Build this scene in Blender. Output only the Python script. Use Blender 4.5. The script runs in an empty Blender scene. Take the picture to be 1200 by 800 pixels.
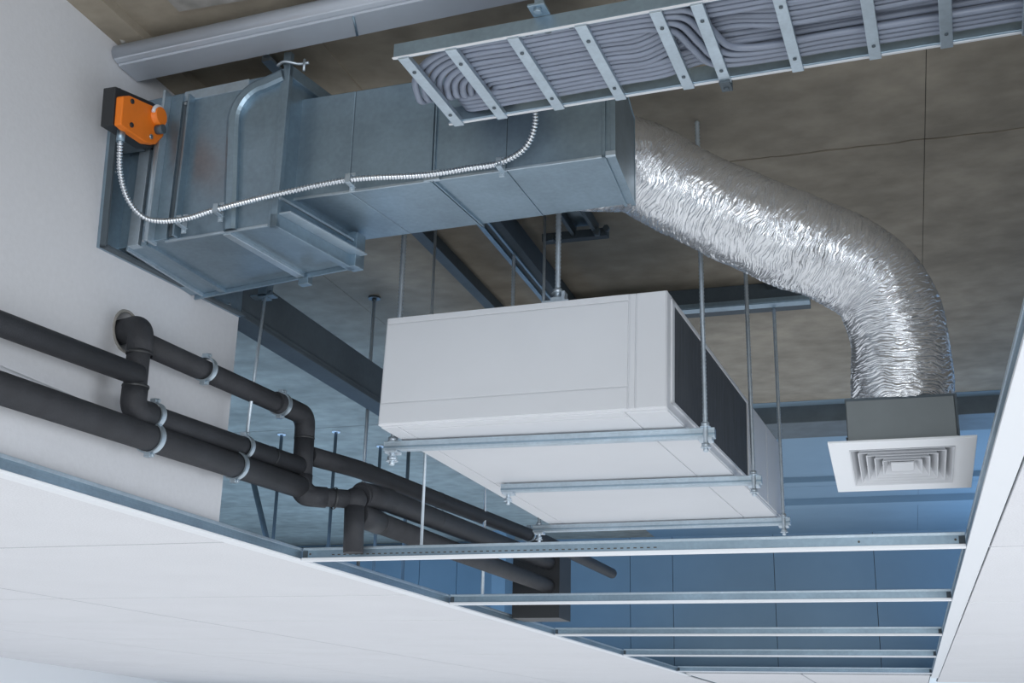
import bpy, bmesh, math, random
from mathutils import Vector, Matrix, noise
random.seed(7)
SC = bpy.context.scene
COL = SC.collection
V = Vector
PI = math.pi

# ------------------------------------------------------------------ camera
def camera():
    f, yaw, pitch, roll = 1420.85, -0.31212489, 0.31142531, 0.02358574
    cy, sy, cp, sp = math.cos(yaw), math.sin(yaw), math.cos(pitch), math.sin(pitch)
    cr, sr = math.cos(roll), math.sin(roll)
    r = V((cy, -sy, 0)); w = V((sy*cp, cy*cp, sp)); u = r.cross(w)
    r2 = cr*r + sr*u; u2 = -sr*r + cr*u
    cam = bpy.data.cameras.new('camera')
    cam.sensor_width = 36; cam.lens = f*36/1200; cam.clip_start = .05; cam.clip_end = 200
    o = bpy.data.objects.new('camera', cam); COL.objects.link(o)
    m = Matrix.Identity(4)
    for i in range(3):
        m[i][0] = r2[i]; m[i][1] = u2[i]; m[i][2] = -w[i]
    o.matrix_world = m
    SC.camera = o
camera()

# ------------------------------------------------------------------ world, lights, exposure
SC.view_settings.view_transform = 'Standard'
SC.view_settings.look = 'None'
SC.view_settings.gamma = 1
SC.view_settings.use_curve_mapping = False
SC.view_settings.exposure = 0.0
W = bpy.data.worlds.new('world'); SC.world = W; W.use_nodes = True
bg = W.node_tree.nodes['Background']
bg.inputs[0].default_value = (.72, .86, 1, 1); bg.inputs[1].default_value = .9

def area(name, loc, target, sx, sy, power, color):
    l = bpy.data.lights.new(name, 'AREA'); l.shape = 'RECTANGLE'; l.size = sx; l.size_y = sy
    l.energy = power; l.color = color
    o = bpy.data.objects.new(name, l); COL.objects.link(o); o.location = loc
    o.rotation_euler = (V(target) - V(loc)).to_track_quat('-Z', 'Y').to_euler()
    return o
area('window_light_behind', (1.5, -3.5, -.4), (-1, 4, 1.2), 5, 2.2, 215, (.97, .985, 1))
area('floor_bounce_fill', (-2.5, 7, -1.9), (-2.5, 7.001, 3), 15, 20, 530, (.95, .972, 1))  # added fill in place of floor bounce; no lamp stands on the floor
area('window_light_right', (6, 3.0, -.6), (-1.5, 4, 1.0), 4, 2, 170, (.9, .95, 1))
area('plenum_blue_fill', (3.6, 10.3, .72), (3.6, 10.3001, 3.6), 6, 4.6, 190, (.36, .62, 1))  # unseen blue fill added above the right tiles; no window there
area('plenum_blue_fill_left', (-4.9, 9.0, .66), (-4.9, 9.0001, 3.0), 4.6, 7, 150, (.36, .62, 1))  # added blue fill, hidden above the left tiles, to tint the far slab

# ------------------------------------------------------------------ materials
def mat(name, col, rough=.5, metal=0, bump=0, bscale=60, var=.0, vscale=3, col2=None, stretch=(1,1,1), detail=4, spec=.5, fine=0, finescale=200):
    m = bpy.data.materials.new(name); m.use_nodes = True
    nt = m.node_tree; b = nt.nodes['Principled BSDF']
    b.inputs['Base Color'].default_value = (*col, 1)
    b.inputs['Roughness'].default_value = rough; b.inputs['Metallic'].default_value = metal
    b.inputs['Specular IOR Level'].default_value = spec
    tc = nt.nodes.new('ShaderNodeTexCoord'); mp = nt.nodes.new('ShaderNodeMapping')
    mp.inputs['Scale'].default_value = stretch
    geo = nt.nodes.new('ShaderNodeNewGeometry')
    nt.links.new(geo.outputs['Position'], mp.inputs['Vector'])
    if var or col2:
        n = nt.nodes.new('ShaderNodeTexNoise'); n.inputs['Scale'].default_value = vscale; n.inputs['Detail'].default_value = detail
        n.inputs['Roughness'].default_value = .6
        nt.links.new(mp.outputs[0], n.inputs['Vector'])
        rp = nt.nodes.new('ShaderNodeValToRGB')
        c2 = col2 or tuple(c*(1-var) for c in col)
        rp.color_ramp.elements[0].color = (*c2, 1); rp.color_ramp.elements[1].color = (*col, 1)
        rp.color_ramp.elements[0].position = .35; rp.color_ramp.elements[1].position = .65
        nt.links.new(n.outputs['Fac'], rp.inputs['Fac'])
        out = rp.outputs[0]
        if fine:
            n2 = nt.nodes.new('ShaderNodeTexNoise'); n2.inputs['Scale'].default_value = finescale; n2.inputs['Detail'].default_value = 3
            nt.links.new(mp.outputs[0], n2.inputs['Vector'])
            mr = nt.nodes.new('ShaderNodeMapRange'); mr.inputs[1].default_value = .3; mr.inputs[2].default_value = .7
            mr.inputs[3].default_value = 1-fine; mr.inputs[4].default_value = 1+fine*.4
            nt.links.new(n2.outputs['Fac'], mr.inputs[0])
            mx = nt.nodes.new('ShaderNodeVectorMath'); mx.operation = 'SCALE'
            nt.links.new(out, mx.inputs[0]); nt.links.new(mr.outputs[0], mx.inputs['Scale'])
            out = mx.outputs[0]
        nt.links.new(out, b.inputs['Base Color'])
    if bump:
        n = nt.nodes.new('ShaderNodeTexNoise'); n.inputs['Scale'].default_value = bscale; n.inputs['Detail'].default_value = 3
        nt.links.new(mp.outputs[0], n.inputs['Vector'])
        bp = nt.nodes.new('ShaderNodeBump'); bp.inputs['Strength'].default_value = bump; bp.inputs['Distance'].default_value = .004
        nt.links.new(n.outputs['Fac'], bp.inputs['Height']); nt.links.new(bp.outputs[0], b.inputs['Normal'])
    return m
M = {}
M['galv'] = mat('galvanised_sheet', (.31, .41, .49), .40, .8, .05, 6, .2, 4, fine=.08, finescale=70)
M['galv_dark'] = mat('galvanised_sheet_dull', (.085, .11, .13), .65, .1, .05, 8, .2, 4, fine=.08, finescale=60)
M['galv_bright'] = mat('galvanised_strut', (.52, .61, .68), .38, .8, .04, 30, .12, 12, fine=.07, finescale=90)
M['steel_rod'] = mat('zinc_plated_steel', (.60, .68, .75), .38, .65, 0, 10, .15, 40)
M['steel_dark'] = mat('weathered_steel_and_shade', (.14, .17, .19), .55, .6, .05, 20, .2, 8)  # dark steel, and the shade colour of the recess block and first downstand
M['bolt'] = mat('bolt_steel', (.45, .5, .54), .35, .9)
M['white'] = mat('white_coated_steel', (.67, .685, .715), .42, 0, .02, 200, .04, 2)
M['white_trim'] = mat('white_grid_cap', (.84, .86, .89), .4)
M['tile'] = mat('mineral_fibre_tile', (.80, .805, .83), .9, 0, .4, 230, .03, 2.0, fine=.10, finescale=170)
M['plaster'] = mat('painted_plaster', (.66, .67, .70), .85, 0, .12, 90, .05, 1.2, fine=.03, finescale=50)
M['conc'] = mat('raw_concrete', (.40, .352, .28), .85, 0, .4, 22, .0, 1.6, col2=(.275, .24, .187), stretch=(.9, 1.1, 1), detail=10, fine=.2, finescale=9)
M['conc_light'] = mat('pale_concrete', (.34, .33, .31), .85, 0, .3, 20, .0, 3, col2=(.22, .21, .19), detail=8, fine=.25, finescale=20)
M['conc_blue'] = mat('blue_grey_far_zone', (.22, .31, .38), .8, 0, .1, 12, .12, .8)  # one blue-grey tone for the back wall, far slab panels and beams
M['joint'] = mat('dark_joint_grout', (.09, .085, .075), .95)  # dark fill behind the panel joints, also the tee slots
M['rubber'] = mat('foam_pipe_insulation', (.034, .036, .042), .62, 0, .35, 220, .25, 9, spec=.35)
M['cable'] = mat('grey_cable_sheath', (.23, .265, .34), .42, 0, 0, 10, .18, 12, stretch=(.3, 1, 1))
M['orange'] = mat('orange_plastic', (.80, .19, .010), .55, 0, .05, 250, .06, 20)
M['black'] = mat('black_plastic', (.022, .024, .027), .5, 0, .05, 200)
M['grille'] = mat('dark_filter_mesh', (.075, .085, .10), .6, .2, .2, 200, .3, 60, stretch=(1, 1, .1))
M['foil'] = mat('crinkled_foil', (.80, .82, .85), .27, .82, .25, 220, .12, 10, stretch=(1, 1, 1))
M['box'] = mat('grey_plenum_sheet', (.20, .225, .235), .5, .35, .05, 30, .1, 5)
M['conduit'] = mat('bright_spiral_steel', (.70, .74, .78), .28, 1)
M['pale'] = mat('pale_painted_beam', (.50, .54, .60), .38, .35, .03, 30, .1, 3)
M['tile_joint'] = mat('ceiling_grid_strip', (.40, .41, .44), .5)
M['floor'] = mat('light_screed', (.50, .51, .52), .7, 0, 0, 5, .06, 1)

# ------------------------------------------------------------------ mesh helpers
HEX = ((0,1,3,2),(4,6,7,5),(0,4,5,1),(2,3,7,6),(0,2,6,4),(1,5,7,3))
def hexa(bm, p):
    """p[i*4+j*2+k] corner at x=i, y=j, z=k"""
    v = [bm.verts.new(q) for q in p]
    for f in HEX: bm.faces.new([v[i] for i in f])
def box(bm, x0, x1, y0, y1, z0, z1, R=None):
    p = [V((x, y, z)) for x in (x0, x1) for y in (y0, y1) for z in (z0, z1)]
    if R: p = [R @ q for q in p]
    hexa(bm, p)
def frames(path):
    n = len(path); T = []
    for i in range(n):
        a = path[max(0, i-1)]; b = path[min(n-1, i+1)]
        T.append((b-a).normalized())
    t = T[0]; up = V((0, 0, 1)) if abs(t.z) < .9 else V((1, 0, 0))
    x = t.cross(up).normalized(); out = []
    for i in range(n):
        x = (x - T[i]*x.dot(T[i])).normalized()
        out.append((x, T[i].cross(x)))
    return out
def sweep(bm, path, r, seg=14, cap=True):
    path = [V(p) for p in path]; fr = frames(path); rings = []
    for i, p in enumerate(path):
        ri = r(i) if callable(r) else r
        ring = []
        for k in range(seg):
            a = 2*PI*k/seg
            rr = ri(k) if callable(ri) else ri
            ring.append(bm.verts.new(p + fr[i][0]*math.cos(a)*rr + fr[i][1]*math.sin(a)*rr))
        rings.append(ring)
    for a, b in zip(rings, rings[1:]):
        for k in range(seg):
            f = bm.faces.new((a[k], a[(k+1) % seg], b[(k+1) % seg], b[k])); f.smooth = True
    if cap:
        bm.faces.new(rings[0][::-1]); bm.faces.new(rings[-1])
def cyl(bm, a, b, r, seg=12): sweep(bm, [a, b], r, seg)
def fillet(pts, rad, n=8):
    pts = [V(p) for p in pts]; out = [pts[0]]
    for i in range(1, len(pts)-1):
        a, b, c = pts[i-1], pts[i], pts[i+1]
        d1 = (a-b); d2 = (c-b); l = min(rad, d1.length*.49, d2.length*.49)
        p = b + d1.normalized()*l; q = b + d2.normalized()*l
        for k in range(n+1):
            t = k/n; out.append(p*(1-t)**2 + b*2*t*(1-t) + q*t*t)
    out.append(pts[-1]); return out
def catmull(pts, n=10):
    pts = [V(p) for p in pts]; P = [pts[0]*2-pts[1]] + pts + [pts[-1]*2-pts[-2]]; out = []
    for i in range(1, len(P)-2):
        for k in range(n):
            t = k/n; a, b, c, d = P[i-1], P[i], P[i+1], P[i+2]
            out.append(.5*((2*b) + (c-a)*t + (2*a-5*b+4*c-d)*t*t + (3*b-a-3*c+d)*t**3))
    out.append(pts[-1]); return out
def resample(path, step):
    out = [path[0].copy()]; acc = 0; need = step
    for a, b in zip(path, path[1:]):
        L = (b-a).length; pos = 0
        while L - pos >= need:
            pos += need; out.append(a.lerp(b, pos/L)); need = step
        need -= (L-pos)
    return out
class Hx:
    """a box-like volume given by its eight measured corners"""
    def __init__(s, c): s.c = [V(q) for q in c]
    def __call__(s, a, b, c):
        q = s.c; r = V((0, 0, 0))
        for i in (0, 1):
            for j in (0, 1):
                for k in (0, 1):
                    r += q[i*4+j*2+k]*((a if i else 1-a)*(b if j else 1-b)*(c if k else 1-c))
        return r
    def box(s, bm, a0, a1, b0, b1, c0, c1):
        hexa(bm, [s(a, b, c) for a in (a0, a1) for b in (b0, b1) for c in (c0, c1)])
ORG = {}
def origin(o): return ORG.get(o.name, V((0, 0, 0))) if o else V((0, 0, 0))
def thing(name, label, cat, loc=(0, 0, 0), group=None):
    o = bpy.data.objects.new(name, None); COL.objects.link(o); o.location = loc; o.empty_display_size = .1
    ORG[o.name] = V(loc); o['label'] = label; o['category'] = cat
    if group: o['group'] = group
    return o
def obj(name, bm, m, parent=None, bevel=0, kind=None, label=None, at=None):
    bmesh.ops.recalc_face_normals(bm, faces=bm.faces)
    me = bpy.data.meshes.new(name)
    L = origin(parent) if parent else V(at or (0, 0, 0))
    if L.length: bmesh.ops.translate(bm, verts=bm.verts, vec=-L)
    bm.to_mesh(me); bm.free()
    me.materials.append(M[m] if isinstance(m, str) else m)
    o = bpy.data.objects.new(name, me); COL.objects.link(o)
    if parent: o.parent = parent
    elif at: o.location = at
    ORG[o.name] = L
    if bevel:
        b = o.modifiers.new('bevel', 'BEVEL'); b.width = bevel; b.segments = 2; b.limit_method = 'ANGLE'
    if kind: o['kind'] = kind
    if label: o['label'] = label
    return o
def tag(o, label, cat, group=None):
    o['label'] = label; o['category'] = cat
    if group: o['group'] = group
    return o
def B(): return bmesh.new()
def part_box(name, parent, m, *a, bevel=0, **k):
    bm = B(); box(bm, *a); return obj(name, bm, m, parent, bevel, **k)
def part_tube(name, parent, m, path, r, seg=14, **k):
    bm = B(); sweep(bm, path, r, seg); return obj(name, bm, m, parent, **k)
def hexbolt(bm, p, axis, r=.007, h=.006):
    p = V(p); a = V(axis).normalized(); sweep(bm, [p, p+a*h], r, 6)
def share(src, name, parent, loc):
    o = bpy.data.objects.new(name, src.data); COL.objects.link(o); o.parent = parent; o.location = loc; return o

# ------------------------------------------------------------------ the setting
GZ = .60          # underside of the suspended ceiling
CZ = 2.03         # underside of the concrete slab
ML, MR = -2.16, .213
WX, WY = -2.2, 3.62
TEE = [4.16, 5.77, 7.72, 9.75, 12.2]

bm = B(); box(bm, -14, 7, -6, 20, -2.1, -2.0); fl = obj('floor', bm, 'floor', kind='structure')

# slab with formwork panels
bm = B(); box(bm, -14, 7, -6, 20, CZ+.008, CZ+.25); ceil = obj('ceiling', bm, 'joint', kind='structure')
def jag(x, y):
    return noise.noise(V((x*9, y*2, 3)))*.010 + noise.noise(V((x*38, 5, y)))*.006
cx = [-12, -9.1, -6.9, -4.7, -2.5, .19, 2.4, 4.6, 7]
cyj = [-1.5, .9, 4.12, 7.60, 10.4, 13.5]
for i in range(len(cx)-1):
    for j in range(len(cyj)-1):
        x0, x1, y0, y1 = cx[i], cx[i+1], cyj[j], cyj[j+1]
        bm = B(); n = 60 if (j in (1, 2) and 3 <= i <= 5) else 2
        gx = .0012
        top = []; bot = []
        for k in range(n+1):
            x = x0+gx + (x1-x0-2*gx)*k/n
            crack = (i >= 4)
            ja = jag(x, 1) if n > 2 and crack else 0
            a = y0 + .004 + (ja if j == 2 else 0); b_ = y1 - .004 + (ja if j == 1 else 0)
            if j == 1 and n > 2 and crack: b_ -= .002 + .008*abs(noise.noise(V((x*20, 0, 0))))
            top.append((bm.verts.new((x, a, CZ)), bm.verts.new((x, b_, CZ)), bm.verts.new((x, a, CZ+.008)), bm.verts.new((x, b_, CZ+.008))))
        for p, q in zip(top, top[1:]):
            bm.faces.new((p[0], p[1], q[1], q[0])); bm.faces.new((p[0], q[0], q[2], p[2])); bm.faces.new((p[1], p[3], q[3], q[1]))
        for p in (top[0], top[-1]): bm.faces.new((p[0], p[2], p[3], p[1]))
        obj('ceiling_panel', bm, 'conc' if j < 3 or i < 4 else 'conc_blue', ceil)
# narrow raised strips of the slab along the wall
for x0, x1, y0, y1, d, m in ((-2.2, -2.10, .9, 3.6, .030, 'conc'), (-1.93, -1.50, .9, 2.68, .012, 'conc_light'), (-1.66, -1.60, 2.95, 3.7, .008, 'conc')):
    bm = B(); box(bm, x0, x1, y0, y1, CZ-d, CZ+.001); obj('formwork_strip', bm, m, ceil)
# downstand beams; the first is coloured dark for its unlit front face
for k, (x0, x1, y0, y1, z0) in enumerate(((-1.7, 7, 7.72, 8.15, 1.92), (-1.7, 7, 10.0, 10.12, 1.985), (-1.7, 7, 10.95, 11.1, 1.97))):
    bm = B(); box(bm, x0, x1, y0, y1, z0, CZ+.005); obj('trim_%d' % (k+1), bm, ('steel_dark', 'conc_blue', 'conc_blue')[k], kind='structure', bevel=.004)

# left wall with the pipe hole
bm = B(); HY, HZ, HR = 2.985, 1.135, .062
ys = [-1.0, 2.86, 3.11, WY]; zs = [GZ+.02, 1.01, 1.26, CZ+.004]
for i in range(3):
    for j in range(3):
        if i == 1 and j == 1: continue
        v = [bm.verts.new((WX, y, z)) for y, z in ((ys[i], zs[j]), (ys[i+1], zs[j]), (ys[i+1], zs[j+1]), (ys[i], zs[j+1]))]
        bm.faces.new(v)
n = 40; inn = []; out = []; deep = []
for k in range(n):
    a = 2*PI*k/n; c, s = math.cos(a), math.sin(a); sc = .125/max(abs(c), abs(s))
    out.append(bm.verts.new((WX, 2.985+c*sc, 1.135+s*sc)))
    rr = HR*(1+.05*noise.noise(V((c*3, s*3, 0))))
    inn.append(bm.verts.new((WX, HY+c*rr, HZ+s*rr))); deep.append(bm.verts.new((WX-.14, HY+c*rr, HZ+s*rr)))
for k in range(n):
    q = (k+1) % n
    bm.faces.new((out[k], out[q], inn[q], inn[k])); bm.faces.new((inn[k], inn[q], deep[q], deep[k]))
bm.faces.new(deep)
v = [bm.verts.new(p) for p in ((WX, WY, zs[0]), (WX-.15, WY, zs[0]), (WX-.15, WY, zs[3]), (WX, WY, zs[3]))]; bm.faces.new(v)
v = [bm.verts.new(p) for p in ((WX-.15, WY, zs[0]), (WX-.15, -1, zs[0]), (WX-.15, -1, zs[3]), (WX-.15, WY, zs[3]))]; bm.faces.new(v)
v = [bm.verts.new(p) for p in ((WX-.15, WY, zs[0]), (WX-.15, -1, zs[0]), (WX, -1, zs[0]), (WX, WY, zs[0]))]; bm.faces.new(v)
wall = obj('wall_left', bm, 'plaster', kind='structure')
bm = B()
path = [V((WX+.001, HY+math.cos(a)*(HR+.001), HZ+math.sin(a)*(HR+.001))) for a in [2*PI*k/36 for k in range(37)]]
sweep(bm, path, lambda i: .004+.0035*abs(noise.noise(path[i]*40)), 6, cap=False)
obj('hole_collar', bm, 'conc_light', wall, label='rough broken mortar around the pipe hole')
for k in range(1):
  bm = B()
  for k in range(7):
    p = V((WX+.02, 2.75+.02*k, 2.0+.006*math.sin(k*2)))
    sweep(bm, [p, p+V((.02, .01, .02))], .011+.004*(k % 3), 7)
  obj('mortar_lump', bm, 'conc_light', wall)

# back wall panels
pj = [-10, -8.8, -7.6, -6.4, -5.2, -4.75, -3.75, -2.77, -2.31, -1.25, -.25, .8, 2, 3.2, 4.4, 5.6, 7]
bm = B(); box(bm, -14, 7, 12.92, 13.1, GZ+.02, CZ+.004); bw = obj('wall_back', bm, 'joint', kind='structure')
for a, b in zip(pj, pj[1:]):
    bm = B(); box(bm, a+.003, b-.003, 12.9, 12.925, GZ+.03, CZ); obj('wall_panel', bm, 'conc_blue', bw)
bm = B(); box(bm, -2.14, -1.86, 6.75, 7.0, GZ+.02, .985); obj('trim_5', bm, 'black', kind='structure')
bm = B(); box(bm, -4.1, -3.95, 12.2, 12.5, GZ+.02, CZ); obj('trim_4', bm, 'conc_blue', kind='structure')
bm = B(); box(bm, 6.9, 7, -6, 9, -2, CZ+.004); box(bm, 6.9, 7, 9, 13, -2, .8); obj('wall_right', bm, 'plaster', kind='structure')
# far room wall that meets the tiles at the lower left corner
bm = B()
d = V((-10.8+8.7, 16.9-10.5, 0)).normalized(); a = V((-8.7, 10.5, 0)) - d*8; b = V((-8.7, 10.5, 0)) + d*8; t = V((-.15, -.05, 0))
hexa(bm, [p + V((0, 0, z)) + o for p in (a, b) for o in (V((0, 0, 0)), t) for z in (-2, GZ)])
obj('wall_far', bm, 'white_trim', kind='structure')

# suspended ceiling tiles: each tile is a part of the tiled ceiling it belongs to
def tiled(name, label, xs, ys):
    t = thing(name, label, 'ceiling tiles', (xs[1], ys[1], GZ))
    bm = B(); box(bm, min(xs), max(xs), min(ys), max(ys), GZ+.010, GZ+.016); obj('tile_backing', bm, 'galv_dark', t)
    for i in range(len(xs)-1):
        for j in range(len(ys)-1):
            x0, x1 = sorted(xs[i:i+2]); g = .010
            bm = B(); box(bm, x0+g, x1-g, ys[j]+g, ys[j+1]-g, GZ+.0, GZ+.011); obj('ceiling_tile', bm, 'tile', t, bevel=.002)
    for x in xs[1:-1]:
        bm = B(); box(bm, x-.0095, x+.0095, ys[0], ys[-1], GZ+.0015, GZ+.0105); obj('grid_strip', bm, 'tile_joint', t)
    for y in ys[1:-1]:
        bm = B(); box(bm, min(xs), max(xs), y-.0095, y+.0095, GZ+.0018, GZ+.0104); obj('grid_strip', bm, 'tile_joint', t)
    return t
tiled('tiled_ceiling', 'large white speckled ceiling tiles filling the lower left corner below the pipes',
      [ML-.045, -4.12, -6.05, -7.95, -9.9, -12.5], [.9, 2.35, 3.70, 5.36, 6.65, 8.05, 9.7, 11.6, 14, 17, 20])
tiled('tiled_ceiling', 'narrow strip of white ceiling tiles at the right edge beside the long white runner',
      [MR+.058, 2.0, 3.8, 5.6], [.9, 2.5, 4.19, 5.90, 7.8, 9.75, 12.2, 14])

tiled('tiled_ceiling', 'white ceiling tiles at the far end of the opening, beyond the last cross tee',
      [ML+.01, -1.0, MR-.01], [12.6, 14, 17])

# suspended ceiling grid: runners and cross tees
def runner(x, w0, w1, y0, y1, label, h=.045):
    t = thing('ceiling_runner', label, 'ceiling grid', (x, y0, GZ))
    part_box('flange', t, 'white_trim', x-w0, x+w1, y0, y1, GZ-.004, GZ+.0045, bevel=.0012)
    bm = B(); box(bm, x-.0012, x+.0012, y0, y1, GZ+.004, GZ+h-.010); obj('web', bm, 'galv', t)
    bm = B(); box(bm, x-.004, x+.004, y0, y1, GZ+h-.011, GZ+h); obj('bulb', bm, 'galv_bright', t, bevel=.001)
    bm = B(); box(bm, x-.0022, x+.0022, y0, y1, GZ+.012, GZ+.0165); box(bm, x-.002, x+.002, y0, y1, GZ+.023, GZ+.0245)
    obj('rib', bm, 'galv', t)
    return t
runner(ML, .045, .006, .9, 13, 'long ceiling runner below the black pipes and white wall, left of the opening')
runner(MR, .006, .06, .9, 13, 'long white ceiling runner at the right edge of the opening', h=.05)
names = ['nearest cross tee below the white air unit, dotted with slots', 'second cross tee behind the slotted one',
         'third cross tee of the open grid', 'fourth cross tee, narrow and far back', 'farthest cross tee at the bottom of the opening']
for k, y in enumerate(TEE):
    t = thing('cross_tee', names[k], 'ceiling grid', (ML, y, GZ), 'cross tees of the open ceiling grid')
    x0, x1 = ML+.008, MR-.008; h = .046 if k < 3 else .05
    lip = .013
    bm = B(); box(bm, x0, x1, y-.013, y+.013, GZ-.006, GZ+lip-.006); obj('flange', bm, 'white_trim', t, bevel=.0015)
    bm = B(); box(bm, x0, x1, y-.0015, y+.0015, GZ+.004, GZ+h-.008); obj('web', bm, 'galv', t)
    bm = B(); box(bm, x0, x1, y-.005, y+.005, GZ+h-.010, GZ+h); obj('bulb', bm, 'galv_bright', t, bevel=.001)
    if k == 0:
        bm = B()
        x = x0+.12
        while x < x0+1.35:
            box(bm, x, x+.011, y-.0023, y-.001, GZ+.0165, GZ+.0205); x += .0235
        for x in (x0+.03, x1-.03, x1-.33): sweep(bm, [V((x, y-.003, GZ+.022)), V((x, y-.001, GZ+.022))], .004, 8)
        obj('slot_row', bm, 'joint', t, kind='stuff')
    for x, s in ((x0, 1), (x1, -1)):
        bm = B(); box(bm, min(x, x+s*.02), max(x, x+s*.02), y-.004, y-.0015, GZ+.008, GZ+h-.012)
        hexbolt(bm, (x+s*.012, y-.004, GZ+.022), (0, -1, 0), .003, .002)
        obj('end_clip', bm, 'galv_dark', t)

# ------------------------------------------------------------------ air handling unit
A = Hx([(-1.61, 3.57, .95), (-1.60, 3.575, 1.325), (-1.585, 5.66, .95), (-1.585, 5.66, 1.31),
        (-.645, 3.55, .95), (-.637, 3.55, 1.333), (-.50, 5.69, .95), (-.495, 5.69, 1.31)])
t = thing('air_handling_unit', 'white box air handling unit hanging in the middle above the open grid', 'air unit', (-1.1, 4.6, .95))
bm = B(); A.box(bm, 0, 1, 0, 1, 0, 1); obj('casing', bm, 'white', t, bevel=.004)
def pan(name, box6, m='white', bevel=.0015):
    bm = B(); A.box(bm, *box6); return obj(name, bm, m, t, bevel)
E1 = -.0022
pan('front_panel', (.006, .872, E1, .01, .20, .93))
pan('front_panel', (.006, .872, E1, .01, .012, .192))
pan('front_panel', (.006, .872, E1, .01, .938, .994))
pan('front_panel', (.878, .896, E1, .01, .012, .99))
pan('front_panel', (.901, .997, E1, .01, .012, .99))
pan('bottom_panel', (.07, .86, .03, .125, -.010, .02))
pan('bottom_panel', (.07, .86, .129, .47, -.010, .02))
pan('bottom_panel', (.07, .86, .474, .99, -.010, .02))
pan('bottom_panel', (.004, .066, .01, .99, -.010, .02))
pan('bottom_panel', (.864, .997, .01, .99, -.010, .02))
pan('bottom_panel', (.07, .86, .004, .027, -.010, .02))
g = pan('intake_grille', (.99, 1.001, .035, .60, .10, .93), 'grille')
bm = B()
for b0, b1, c0, c1 in ((.022, .60, .07, .10), (.022, .60, .93, .965), (.022, .035, .07, .965), (.60, .612, .07, .965)):
    A.box(bm, .99, 1.006, b0, b1, c0, c1)
obj('grille_frame', bm, 'white', t, bevel=.001)
bm = B()
for k in range(110):
    b = .037 + .56*k/110; A.box(bm, 1.0, 1.003, b, b+.0022, .10, .93)
obj('grille_fins', bm, 'grille', t, kind='stuff')
pan('side_panel', (.99, 1.004, .622, .80, .03, .97)); pan('side_panel', (.99, 1.004, .806, .99, .03, .97))
# lifting bracket on the front top edge
x, y, z = -1.008, 3.585, 1.331
bm = B(); box(bm, x-.045, x+.045, y-.02, y+.05, z, z+.006); box(bm, x-.02, x+.025, y-.004, y+.03, z+.006, z+.022)
box(bm, x+.018, x+.03, y-.01, y+.03, z+.006, z+.04)
obj('lifting_bracket', bm, 'steel_rod', t, bevel=.001, label='galvanised bracket on the top front edge')

# ------------------------------------------------------------------ threaded rods
def rod(p, z0, z1, label, r=.006, thread=True, plate=False, nuts=(), m='steel_rod', group='hanger rods'):
    t = thing('threaded_rod', label, 'rod', (p[0], p[1], z0), group)
    bm = B()
    if thread:
        n = int((z1-z0)/.0065); path = [V((p[0], p[1], z0+(z1-z0)*i/n)) for i in range(n+1)]
        sweep(bm, path, lambda i: r*(1.08 if i % 2 else .86), 8)
    else: cyl(bm, (p[0], p[1], z0), (p[0], p[1], z1), r, 10)
    obj('shaft', bm, m, t)
    for z in nuts:
        bm = B(); sweep(bm, [V((p[0], p[1], z)), V((p[0], p[1], z+r*1.5))], r*1.7, 6)
        sweep(bm, [V((p[0], p[1], z-.002)), V((p[0], p[1], z))], r*2.1, 16); obj('nut', bm, 'steel_rod', t)
    if plate:
        bm = B(); sweep(bm, [V((p[0], p[1], CZ-.010)), V((p[0], p[1], CZ-.001))], .030, 20)
        sweep(bm, [V((p[0], p[1], CZ-.022)), V((p[0], p[1], CZ-.010))], .012, 6)
        obj('ceiling_anchor', bm, plate if isinstance(plate, str) else 'steel_dark', t)
    return t
rails = [((-1.665, 3.765), (-.535, 3.80)), ((-1.50, 4.56), (-.475, 4.58)), ((-1.66, 5.55), (-.455, 5.53))]
RZ = .905
lab = ['support rail under the front of the white air unit', 'support rail under the middle of the white air unit', 'support rail under the back of the white air unit']
for k, ((xa, ya), (xb, yb)) in enumerate(rails):
    t = thing('support_rail', lab[k], 'rail', (xa, ya, RZ), 'strut rails carrying the air unit')
    u = V((xb-xa, yb-ya, 0)).normalized(); w = V((-u.y, u.x, 0))
    def bar(name, o0, o1, z0, z1, m='galv_bright'):
        bm = B(); hexa(bm, [V((q[0], q[1], 0)) + w*o + V((0, 0, z)) for q in ((xa, ya), (xb, yb)) for o in (o0, o1) for z in (z0, z1)])
        return obj(name, bm, m, t, bevel=.001)
    bar('channel', -.016, .016, RZ+.004, RZ+.034); bar('channel_lip', -.018, -.015, RZ+.012, RZ+.019, 'galv'); bar('channel_lip', -.018, -.015, RZ+.030, RZ+.036)
    for s, (x, y) in ((-1, (xa, ya)), (1, (xb, yb))):
        bm = B()
        c = V((x, y, 0)) - u*s*.03
        box(bm, c.x-.022, c.x+.022, c.y-.024, c.y+.024, RZ-.006, RZ+.003)
        obj('washer_plate', bm, 'steel_rod', t, bevel=.001)
    for s, (x, y) in ((-1, (xa, ya)), (1, (xb, yb))):
        c = V((x, y, 0)) - u*s*.028
        side = 'right' if s > 0 else 'left'
        if k == 1 and s < 0: x = -1.50
        where = ['front', 'middle', 'back'][k]
        rod((c.x, c.y - (.022 if s > 0 else 0)), RZ-.045, CZ, 'threaded rod at the %s end of the %s rail of the air unit' % (side, where), r=(.010 if k == 0 and s < 0 else .0082), nuts=(RZ-.03, RZ+.038), plate=(k == 2 and s > 0), group='rods carrying the air unit')
rod((-1.008, 3.60), 1.337, CZ, 'thick threaded rod screwed into the bracket on top of the air unit', r=.0095, nuts=(1.345, 1.372), group='rods carrying the air unit')
rod((-1.276, 4.35), 1.33, CZ, 'thin plain rod behind the thick one above the air unit', r=.006, thread=False, group='rods carrying the air unit')
rod((-2.385, 5.16), .66, CZ, 'thin rod with a round ceiling anchor, just left of the air unit', plate=True, thread=False, r=.0085, group='rods behind the pipes')
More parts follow.
